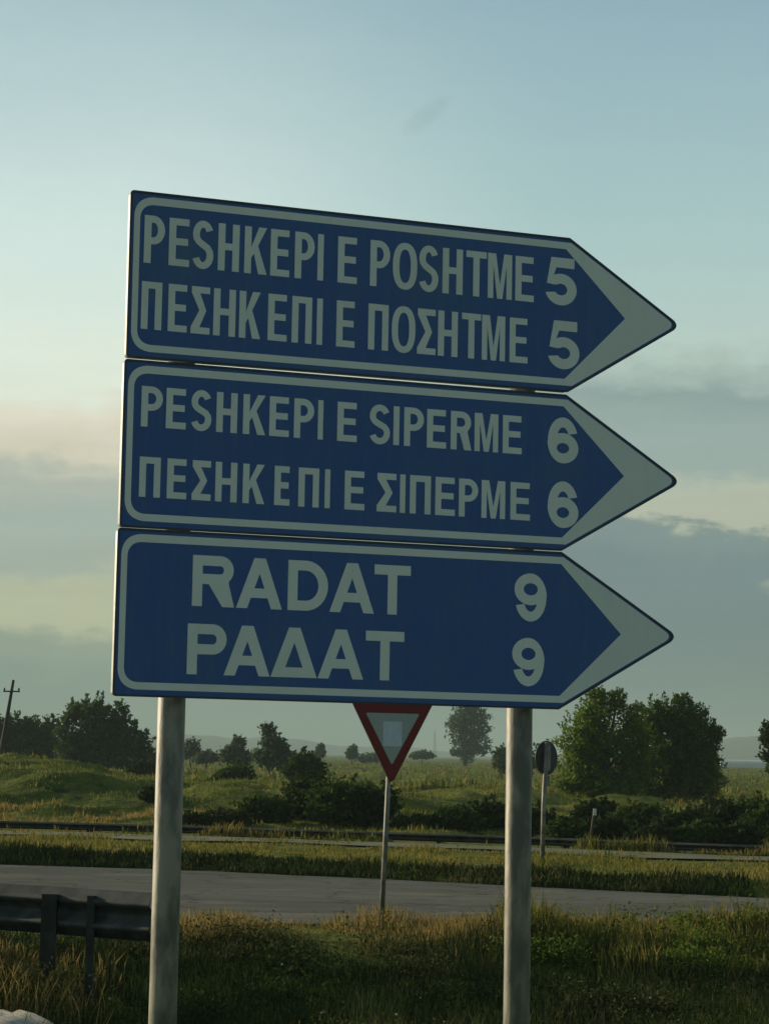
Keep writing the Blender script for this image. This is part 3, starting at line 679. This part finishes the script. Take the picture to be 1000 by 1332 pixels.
        hole = arc(cx, by, cx - t, by - v, 0, 352, 30)
        L = [out, hole]
        if ch == '9': L = [[(w - x, h - y) for x, y in lp] for lp in L]
        return L
    if ch == '5':
        cx, cy, rx, ry = w * 0.49, h * 0.325, w * 0.51, h * 0.335
        out = [(w * 0.92, h), (w * 0.17, h), (w * 0.03, h * 0.44), (w * 0.25, h * 0.42)]
        out += arc(cx, cy, rx - t, ry - v, 128, -152, 26)
        out += arc(cx, cy, rx, ry, -166, 118, 34)
        out += [(w * 0.335, h - v), (w * 0.92, h - v)]
        return [out]
    raise ValueError(ch)

# ------------------------------------------------------------------ the big direction sign
SIGN_YAW = 0.36925
sign = empty('direction_sign', (-0.62702, 5.10276, CAM_H + 1.34439 - 2.86), SIGN_YAW)
tag(sign, 'large blue direction sign of three stacked arrow plates on two round grey posts', 'road sign')
SZ = 2.86                                                   # local height of the top plate's upper edge
def inset(poly, ds):
    """offset every edge of a clockwise outline inwards by its own distance"""
    n = len(poly); lines = []
    for i in range(n):
        (x0, y0), (x1, y1) = poly[i], poly[(i + 1) % n]; dx, dy = x1 - x0, y1 - y0; l_ = math.hypot(dx, dy)
        nx_, ny_ = dy / l_, -dx / l_; lines.append(((x0 + nx_ * ds[i], y0 + ny_ * ds[i]), (dx / l_, dy / l_)))
    out = []
    for i in range(n):
        (p, d), (q, e) = lines[i - 1], lines[i]; den = d[0] * e[1] - d[1] * e[0]; s_ = ((q[0] - p[0]) * e[1] - (q[1] - p[1]) * e[0]) / den
        out.append((p[0] + d[0] * s_, p[1] + d[1] * s_))
    return out
def rounded(poly, rad, n=7):
    out = []; m = len(poly)
    for i in range(m):
        p = Vector(poly[i]); a = (Vector(poly[i - 1]) - p); b_ = (Vector(poly[(i + 1) % m]) - p); r_ = rad[i]
        if r_ <= 0: out.append(tuple(p)); continue
        ang = a.angle(b_); cut = min(r_ / math.tan(ang / 2), a.length * 0.45, b_.length * 0.45)
        s_, e = p + a.normalized() * cut, p + b_.normalized() * cut
        for k in range(n + 1):
            t = k / n; out.append(tuple((1 - t) ** 2 * s_ + 2 * t * (1 - t) * p.lerp((s_ + e) / 2, 0.18) + t * t * e))
    return out
def offs(poly, dz): return [(x, z + dz) for x, z in poly]
PLATES = [  # outline TL, TS, TIP, BS, BL ; inner tip x,z
 dict(o=[(-0.001, 0.003), (1.1765, 0.008), (1.5030, -0.195), (1.174, -0.3975), (0.0005, -0.4045)], tip=(1.3405, -0.1900), sh=1.1665,
      rows=[(-0.1710, 0.118, 0.0175, [('P', 0.0345, 0.0857), ('E', 0.0967, 0.1483), ('S', 0.1558, 0.2093), ('H', 0.2213, 0.2753), ('K', 0.2889, 0.3472), ('E', 0.3563, 0.406), ('P', 0.4198, 0.4714), ('I', 0.4799, 0.4954), ('E', 0.5336, 0.5852), ('P', 0.6204, 0.6736), ('O', 0.6817, 0.748), ('S', 0.753, 0.8065), ('H', 0.818, 0.8738), ('T', 0.8834, 0.9403), ('M', 0.9443, 1.0122), ('E', 1.022, 1.0747)]),
            (-0.3337, 0.117, 0.0168, [('Π', 0.0324, 0.0834), ('E', 0.0995, 0.1473), ('Σ', 0.1568, 0.205), ('H', 0.2139, 0.27), ('K', 0.2797, 0.3347), ('E', 0.3537, 0.4032), ('Π', 0.4161, 0.4683), ('I', 0.4815, 0.4964), ('E', 0.5333, 0.5824), ('Π', 0.6183, 0.6724), ('O', 0.6818, 0.7459), ('Σ', 0.751, 0.8017), ('H', 0.808, 0.8623), ('T', 0.8738, 0.9266), ('M', 0.9299, 0.9948), ('E', 1.0078, 1.0589)]),
            (-0.1705, 0.1250, 0.0270, [('5', 1.1092, 1.198)]), (-0.3385, 0.1260, 0.0270, [('5', 1.1184, 1.2076)])]),
 dict(o=[(-0.003, -0.4125), (1.1697, -0.4085), (1.5060, -0.6138), (1.1600, -0.8125), (-0.002, -0.8150)], tip=(1.3400, -0.6090), sh=1.1630,
      rows=[(-0.5715, 0.0985, 0.0165, [('P', 0.0403, 0.0932), ('E', 0.102, 0.1517), ('S', 0.1642, 0.2158), ('H', 0.2284, 0.2812), ('K', 0.2962, 0.354), ('E', 0.3639, 0.4146), ('P', 0.4276, 0.4796), ('I', 0.4901, 0.5036), ('E', 0.5412, 0.5932), ('S', 0.6265, 0.6817), ('I', 0.691, 0.7066), ('P', 0.7197, 0.7731), ('E', 0.7819, 0.8344), ('R', 0.8471, 0.9046), ('M', 0.9129, 0.9787), ('E', 0.9916, 1.045)]),
            (-0.7415, 0.0970, 0.0162, [('Π', 0.0407, 0.0927), ('E', 0.1094, 0.1582), ('Σ', 0.1714, 0.2192), ('H', 0.2303, 0.2851), ('K', 0.3, 0.3562), ('E', 0.381, 0.4204), ('Π', 0.4431, 0.4966), ('I', 0.5119, 0.5257), ('E', 0.5643, 0.617), ('Σ', 0.6497, 0.7024), ('I', 0.7117, 0.726), ('Π', 0.7385, 0.795), ('E', 0.8076, 0.8613), ('P', 0.8721, 0.9251), ('M', 0.9347, 1.0004), ('E', 1.0153, 1.0705)]),
            (-0.5870, 0.1200, 0.0265, [('6', 1.1179, 1.2066)]), (-0.7550, 0.1210, 0.0265, [('6', 1.1197, 1.2082)])]),
 dict(o=[(-0.006, -0.8205), (1.1610, -0.8195), (1.4985, -1.0240), (1.1560, -1.2195), (-0.0062, -1.2165)], tip=(1.3335, -1.0230), sh=1.1600,
      rows=[(-0.9975, 0.1230, 0.0250, [('R', 0.1797, 0.2857), ('A', 0.2904, 0.4075), ('D', 0.4218, 0.5257), ('A', 0.5304, 0.6476), ('T', 0.6475, 0.7443)]),
            (-1.1615, 0.1215, 0.0250, [('P', 0.1715, 0.2692), ('A', 0.2638, 0.3801), ('Δ', 0.3824, 0.5014), ('A', 0.5034, 0.6224), ('T', 0.6279, 0.7298)]),
            (-1.0000, 0.1230, 0.0255, [('9', 1.0295, 1.1204)]), (-1.1650, 0.1230, 0.0255, [('9', 1.0252, 1.1157)])]),
]
PLAB = ['top arrow plate with two long place names and the number 5', 'middle arrow plate with two place names and the number 6', 'bottom arrow plate with two short place names and the number 9']
for k, pd in enumerate(PLATES):
    o = offs(pd['o'], SZ)
    outline = rounded(o, [0.008, 0.006, 0.016, 0.006, 0.008])
    yk = -0.0005 * k
    plate = flat_curve('sign_plate', [outline], 0.0025, M_blue, sign, y=yk); plate['label'] = PLAB[k]
    bx = plate.location.copy()
    def sub(name, loops, th, mat, front):
        q = flat_curve(name, loops, th, mat, plate, y=0); q.location = (0, front, 0); return q
    # folded rim behind the face, open at the back
    outer_r = outline; inner_r = rounded(inset(o, [0.0022] * 5), [0.006, 0.004, 0.014, 0.004, 0.006])
    rim = flat_curve('rim', [outer_r, inner_r], 0.022, M_rim, plate); rim.location = (0, 0.00125 + 0.011, 0)
    lip = flat_curve('edge_lip', [rounded(inset(o, [-0.0022] * 5), [0.009, 0.006, 0.017, 0.006, 0.009]), rounded(inset(o, [0.0028] * 5), [0.006, 0.004, 0.014, 0.004, 0.006])], 0.0016, M_grey_back, plate); lip.location = (0, -0.00125 - 0.0008, 0)
    wo_ = rounded(inset(o, [0.0110, 0.0065, 0.0065, 0.0150, 0.0088]), [0.046, 0.004, 0.014, 0.004, 0.046])
    ii = inset(o, [0.0300, 0.03, 0.03, 0.0325, 0.0238]); zt, zb = ii[1][1], ii[3][1]
    inner = [ii[0], (pd['sh'], zt + 0.001), (pd['tip'][0], pd['tip'][1] + SZ), (pd['sh'] - 0.001, zb), ii[4]]
    wi_ = rounded(inner, [0.032, 0.003, 0.002, 0.003, 0.032])
    sub('white_border', [wo_, wi_], 0.0006, M_white, -0.00125 - 0.0003)
    for (bz, hh, st, letters) in pd['rows']:
        for (ch, xa, xb) in letters:
            stw = (xb - xa) if ch == 'I' else st
            lo = [[(x + xa, z + bz + SZ) for x, z in lp] for lp in glyph(ch, xb - xa, hh, stw)]
            sub('numeral' if ch in '569' else 'letter', lo, 0.0006, M_white, -0.00125 - 0.0003)
# posts
for px_, lean in ((0.1560, 0.0015), (1.0790, 0.0045)):
    p = tube('post', [(px_, 0.062, -0.9), (px_, 0.062, 1.0), (px_ - lean, 0.062, SZ - 0.02)], [0.0335] * 3, M_galv, sign, 28)
    cap = tube('cap', [(px_ - lean, 0.062, SZ - 0.02), (px_ - lean, 0.062, SZ - 0.012)], [0.036, 0.033], M_galv, p, 28)
    for k in range(3):
        zc = SZ - 0.20 - 0.41 * k
        for dz in (-0.11, 0.11):
            bm = bmesh.new(); bm_box(bm, px_ - 0.06, px_ + 0.06, 0.0245, 0.0270, zc + dz - 0.016, zc + dz + 0.016, 0.001)
            bm_box(bm, px_ - 0.050, px_ - 0.0375, 0.027, 0.098, zc + dz - 0.013, zc + dz + 0.013, 0.001); bm_box(bm, px_ + 0.0375, px_ + 0.050, 0.027, 0.098, zc + dz - 0.013, zc + dz + 0.013, 0.001)
            bm_box(bm, px_ - 0.050, px_ + 0.050, 0.098, 0.104, zc + dz - 0.013, zc + dz + 0.013, 0.001)
            link('clamp', bm_mesh('clamp', bm), M_rim, p)

# ------------------------------------------------------------------ give way sign
d_y = 18.45; xg = gx(501.5, d_y) - 0.0; gw = empty('give_way_sign', (xg, d_y, hz(xg, d_y)), R(20))
tag(gw, 'small red and white triangular give way sign on a thin pole beyond the big sign', 'road sign')
zb = gz(509, 1020, d_y) - gw.location.z
tube('pole', [(-0.012, 0.03, -0.3), (0.056, 0.03, zb + 0.55)], 0.0215, M_galv, gw, 14)
cxg = 0.055
W_, H_ = 0.82, 0.78
tri = [(cxg - W_ / 2 - 0.0, zb + H_), (cxg + W_ / 2, zb + H_), (cxg, zb)]
face = flat_curve('face', [rounded(tri, [0.035, 0.035, 0.03])], 0.002, M_red, gw, y=-0.004)
tri_i = [(cxg - 0.245, zb + 0.605), (cxg + 0.245, zb + 0.605), (cxg, zb + 0.165)]
wf = flat_curve('white_field', [rounded(tri_i, [0.01] * 3)], 0.001, M_field, face); wf.location = (0, -0.0016, 0)
pale_rect = flat_curve('pale_patch', [[(cxg - 0.085, zb + 0.325), (cxg + 0.085, zb + 0.325), (cxg + 0.085, zb + 0.535), (cxg - 0.085, zb + 0.535)]], 0.0008, M_pale_patch, face); pale_rect.location = (0, -0.0026, 0)  # lighter rectangle laid over the white field
gb = flat_curve('back_edge', [rounded(inset(tri, [-0.004] * 3), [0.04, 0.04, 0.034]), rounded(inset(tri, [0.006] * 3), [0.03, 0.03, 0.025])], 0.018, M_grey_back, gw, y=0.016)

# ------------------------------------------------------------------ round sign seen from behind
d_r = 27.6; xr = gx(704.5, d_r); rs = empty('round_road_sign', (xr, d_r, hz(xr, d_r)), R(46))
tag(rs, 'dark back of a round road sign on a thin pole right of the right post', 'road sign')
zc = gz(716, 986, d_r) - rs.location.z
bm = bmesh.new(); bm_tube(bm, [(0, 0, -0.3), (0.02, 0, 0.7), (0.075, 0, zc + 0.20)], [0.030] * 3, 12)
link('pole', bm_mesh('pole', bm), M_galv, rs)
dc = bmesh.new(); bm_tube(dc, [(0.12, 0.045, zc), (0.12, 0.053, zc)], [0.212, 0.212], 40)
disc = link('disc', bm_mesh('disc', dc), M_grey_back, rs)
bm = bmesh.new(); ring = [(0.12 + 0.215 * math.cos(a), 0.045, zc + 0.215 * math.sin(a)) for a in [2 * math.pi * k / 40 for k in range(41)]]
bm_tube(bm, ring, [0.006] * 41, 6, False); link('rolled_edge', bm_mesh('rolled_edge', bm), M_galv_dark, disc)
bm = bmesh.new(); bm_box(bm, 0.105, 0.185, 0.028, 0.0445, zc - 0.16, zc + 0.16, 0.003); link('stiffener', bm_mesh('stiffener', bm), M_galv, disc)
bm = bmesh.new(); bm_box(bm, 0.085, 0.175, 0.030, 0.036, zc - 0.36, zc - 0.23, 0.002); link('back_plate', bm_mesh('back_plate', bm), M_galv, rs)
tube('second_pole', [(0.15, 0.12, -0.2), (0.15, 0.12, zc - 0.20)], 0.016, M_wood, rs, 8)

# ------------------------------------------------------------------ guardrails
WP = [(0.0, 0.0), (0.018, 0.012), (0.042, 0.05), (0.075, 0.065), (0.075, 0.09), (0.042, 0.108), (0.004, 0.140), (0.0, 0.155), (0.004, 0.170), (0.042, 0.202), (0.075, 0.220), (0.075, 0.245), (0.042, 0.26), (0.018, 0.298), (0.0, 0.31)]
def beam(name, path, zbot, zs, mat, parent, sgn=1.0, th=0.006):
    """corrugated W-beam swept along a path; sgn picks the side the waves face"""
    pr = [(sgn * a, b_) for a, b_ in WP]; loop = pr + [(a + th * sgn, b_) for a, b_ in pr[::-1]]
    V, F = [], []; n = len(path); m = len(loop)
    for i, p in enumerate(path):
        a = Vector(path[max(i - 1, 0)]); b_ = Vector(path[min(i + 1, n - 1)]); d = (b_ - a); d.z = 0; d.normalize(); nn = Vector((d.y, -d.x, 0))
        for (o_, z_) in loop: q = Vector(p) + nn * o_; V.append((q.x, q.y, p[2] + zbot + z_ * zs))
    for i in range(n - 1):
        for j in range(m): F.append((i * m + j, (i + 1) * m + j, (i + 1) * m + (j + 1) % m, i * m + (j + 1) % m))
    o = link(name, mesh_np(name, V, F), mat, parent); return o
gr1 = empty('guardrail', (-2.0, 14.0, 0)); tag(gr1, 'dark steel guardrail end behind the left sign post', 'guardrail')
pth = [Vector((gx(px, d) + 2.0, d - 14.0, 0)) for px, d in ((-900, 17.6), (-500, 16.2), (-200, 15.3), (0, 14.75), (100, 14.4), (150, 14.2), (212, 14.0))]
zt = [gz(px, py, d) for px, py, d in ((0, 1152, 14.75), (190, 1168, 14.05))]
beam('beam', [Vector((p.x, p.y, 0)) for p in pth], 0.232, 1.0, M_rail_near, gr1, 1.0)
def rail_post(par, x, y, ztop, w=0.10, dd=0.06, zlow=-0.6, mat=None):
    bm = bmesh.new(); bm_box(bm, x - w / 2, x + w / 2, y - dd / 2, y - dd / 2 + 0.006, zlow, ztop)
    bm_box(bm, x - w / 2, x - w / 2 + 0.006, y - dd / 2 + 0.0065, y + dd / 2, zlow, ztop - 0.002); bm_box(bm, x + w / 2 - 0.006, x + w / 2, y - dd / 2 + 0.0065, y + dd / 2, zlow, ztop - 0.002)
    return link('rail_post', bm_mesh('rail_post', bm), mat or M_galv_dark, par)
rail_post(gr1, gx(73, 14.3) + 2.0, 14.40 - 14 - 0.04, 0.50, mat=M_rail_far)
rail_post(gr1, gx(128, 14.2) + 2.0, 14.22 - 14 - 0.02, 0.505, w=0.05, mat=M_rail_far)
rail_post(gr1, gx(-300, 15.5) + 2.0, 15.5 - 14 - 0.04, 0.50)
# far guardrail, curving along the second road
gr2 = empty('guardrail', (0, 37, 0)); tag(gr2, 'long low guardrail along the far road in front of the shrubs', 'guardrail')
fp = [(x, float(road2_b(x)) + 0.35) for x in np.linspace(-9.5, 10.5, 60)]
beam('beam', [Vector((x, y - 37, 0)) for x, y in fp], 0.05, 0.42, M_rail_far, gr2, 1.0)
for x in np.arange(-9, 10.5, 2.0):
    rail_post(gr2, x, float(road2_b(x)) + 0.44 - 37, 0.17, mat=M_rail_far)

# ------------------------------------------------------------------ utility pole, marker post, mast, concrete block
d_p = 60.0; xp = gx(4, d_p); up = empty('utility_pole', (xp, d_p, hz(xp, d_p))); tag(up, 'leaning wooden utility pole with one short crossarm at the left side', 'utility pole')
zt_ = gz(16, 885, d_p) - up.location.z; dxp = gx(17.5, d_p) - xp
tube('pole', [(0, 0, -0.4), (0, 0, 0), (dxp, 0, zt_)], [0.075, 0.07, 0.038], M_wood, up, 10)
za = gz(14, 900, d_p) - up.location.z; xa = dxp * 0.9
bm = bmesh.new(); bm_box(bm, xa - 0.23, xa + 0.23, -0.09, -0.05, za - 0.02, za + 0.02, 0.004); arm = link('crossarm', bm_mesh('crossarm', bm), M_wood, up)
for s_ in (-0.20, 0.20):
    tube('insulator', [(xa + s_, -0.07, za + 0.02), (xa + s_, -0.07, za + 0.05), (xa + s_, -0.07, za + 0.10)], [0.012, 0.03, 0.018], M_ceramic, arm, 8)
d_m = 36.6; xm = gx(768, d_m); mp = empty('marker_post', (xm, d_m, 0)); tag(mp, 'thin pale marker post leaning in the hedge right of the right sign post', 'marker post')
z0, z1 = gz(768, 1080, d_m), gz(772, 1051, d_m)
tube('post', [(0, 0, -0.2), (0, 0, z0), (gx(772, d_m) - xm, 0, z1)], [0.02, 0.024, 0.03], M_wood, mp, 8)
bm = bmesh.new(); xx = gx(771.5, d_m) - xm; bm_box(bm, xx - 0.028, xx + 0.028, -0.045, -0.032, z1 - 0.11, z1 + 0.005, 0.003); link('reflector_plate', bm_mesh('reflector_plate', bm), M_whitepaint, mp)
# thin far mast
d_t = 900; xt = gx(564, d_t); ms = empty('radio_mast', (xt, d_t, 0)); tag(ms, 'very faint thin mast on the horizon left of the hazy tree', 'mast')
bm = bmesh.new(); Ht = gz(564, 950, d_t)
for q in range(3):
    a = q * 2.094; bm_tube(bm, [(math.cos(a) * 0.9, math.sin(a) * 0.9, -1), (math.cos(a) * 0.25, math.sin(a) * 0.25, Ht)], [0.09, 0.06], 5)
link('legs', bm_mesh('legs', bm), M_galv, ms)
bm = bmesh.new()
for k in range(8):
    z_ = 1 + k * (Ht - 2) / 8; r0 = 0.9 - 0.65 * z_ / Ht
    for q in range(3):
        a, b_ = q * 2.094, (q + 1) * 2.094; bm_tube(bm, [(math.cos(a) * r0, math.sin(a) * r0, z_), (math.cos(b_) * r0, math.sin(b_) * r0, z_ + 1.2)], [0.05, 0.05], 4)
link('bracing', bm_mesh('bracing', bm), M_galv, ms)['kind'] = 'stuff'
# far greenhouse on the right
d_g = 520; gh = empty('greenhouse', (gx(985, d_g), d_g, -0.2)); tag(gh, 'long pale low greenhouse in the hazy far field at the right', 'greenhouse')
bm = bmesh.new(); nseg = 10; L = 10.0
for sidx in range(1):
    ring0 = [(-L, -3 + 0.0, 0)] ; prof = [(math.cos(math.pi * k / nseg) * 3.2, 1.0 + math.sin(math.pi * k / nseg) * 1.0) for k in range(nseg + 1)]; prof = [(3.2, 0)] + prof + [(-3.2, 0)]
    A = [bm.verts.new((-L, y_, z_)) for y_, z_ in prof]; B = [bm.verts.new((L, y_, z_)) for y_, z_ in prof]
    for i in range(len(prof) - 1): bm.faces.new((A[i], A[i + 1], B[i + 1], B[i]))
    bm.faces.new(A); bm.faces.new(B[::-1])
link('cover', bm_mesh('cover', bm), M_whitepaint, gh)
bm = bmesh.new(); bm_box(bm, -L - 0.06, -L - 0.01, -0.6, 0.6, 0, 1.8); link('door', bm_mesh('door', bm), M_galv_dark, gh)
# pale broken concrete slab end at the lower left corner
cb = bmesh.new()
d_c = 12.0; xc0, xc1 = gx(-260, d_c), gx(66, d_c); zc_ = gz(30, 1315, d_c)
prof = [(xc0, zc_ + 0.02), (gx(0, d_c), gz(0, 1314, d_c)), (gx(8, d_c), gz(8, 1317, d_c)), (gx(20, d_c), gz(20, 1314, d_c)), (gx(38, d_c), gz(38, 1319, d_c)), (gx(56, d_c), gz(56, 1327, d_c)), (xc1, gz(66, 1332, d_c)), (xc1 + 0.12, zc_ - 0.2), (xc1 + 0.15, -0.8), (xc0, -0.8)]
rows = []
for j, yy in enumerate((11.2, 11.5, 12.0, 12.6)):
    rows.append([cb.verts.new((x + random.uniform(-.012, .012), yy, z - (0.03 if j in (0, 3) else 0) + random.uniform(-.006, .006))) for x, z in prof])
for r1, r2 in zip(rows, rows[1:]):
    for i in range(len(prof)): cb.faces.new((r1[i], r1[(i + 1) % len(prof)], r2[(i + 1) % len(prof)], r2[i]))
cb.faces.new(rows[0]); cb.faces.new(rows[-1][::-1])
tag(link('concrete_block', bm_mesh('concrete_block', cb), M_concrete, smooth=True), 'pale worn concrete block end at the lower left corner in the grass', 'concrete block')

# ------------------------------------------------------------------ haze
bm = bmesh.new(); bm_box(bm, -9500, 9500, -70, 9500, -3.0, 75)
haze = link('haze', bm_mesh('haze', bm), None)
hm = bpy.data.materials.new('haze'); hm.use_nodes = True; ht = hm.node_tree; ht.nodes.clear()
pv = ht.nodes.new('ShaderNodeVolumePrincipled'); pv.inputs['Color'].default_value = (0.50, 0.67, 0.64, 1); pv.inputs['Density'].default_value = 0.0005
pv.inputs['Anisotropy'].default_value = 0.0
ho = ht.nodes.new('ShaderNodeOutputMaterial'); ht.links.new(pv.outputs[0], ho.inputs['Volume'])
haze.data.materials.append(hm); haze['kind'] = 'stuff'; haze['label'] = 'pale air haze over the plain'
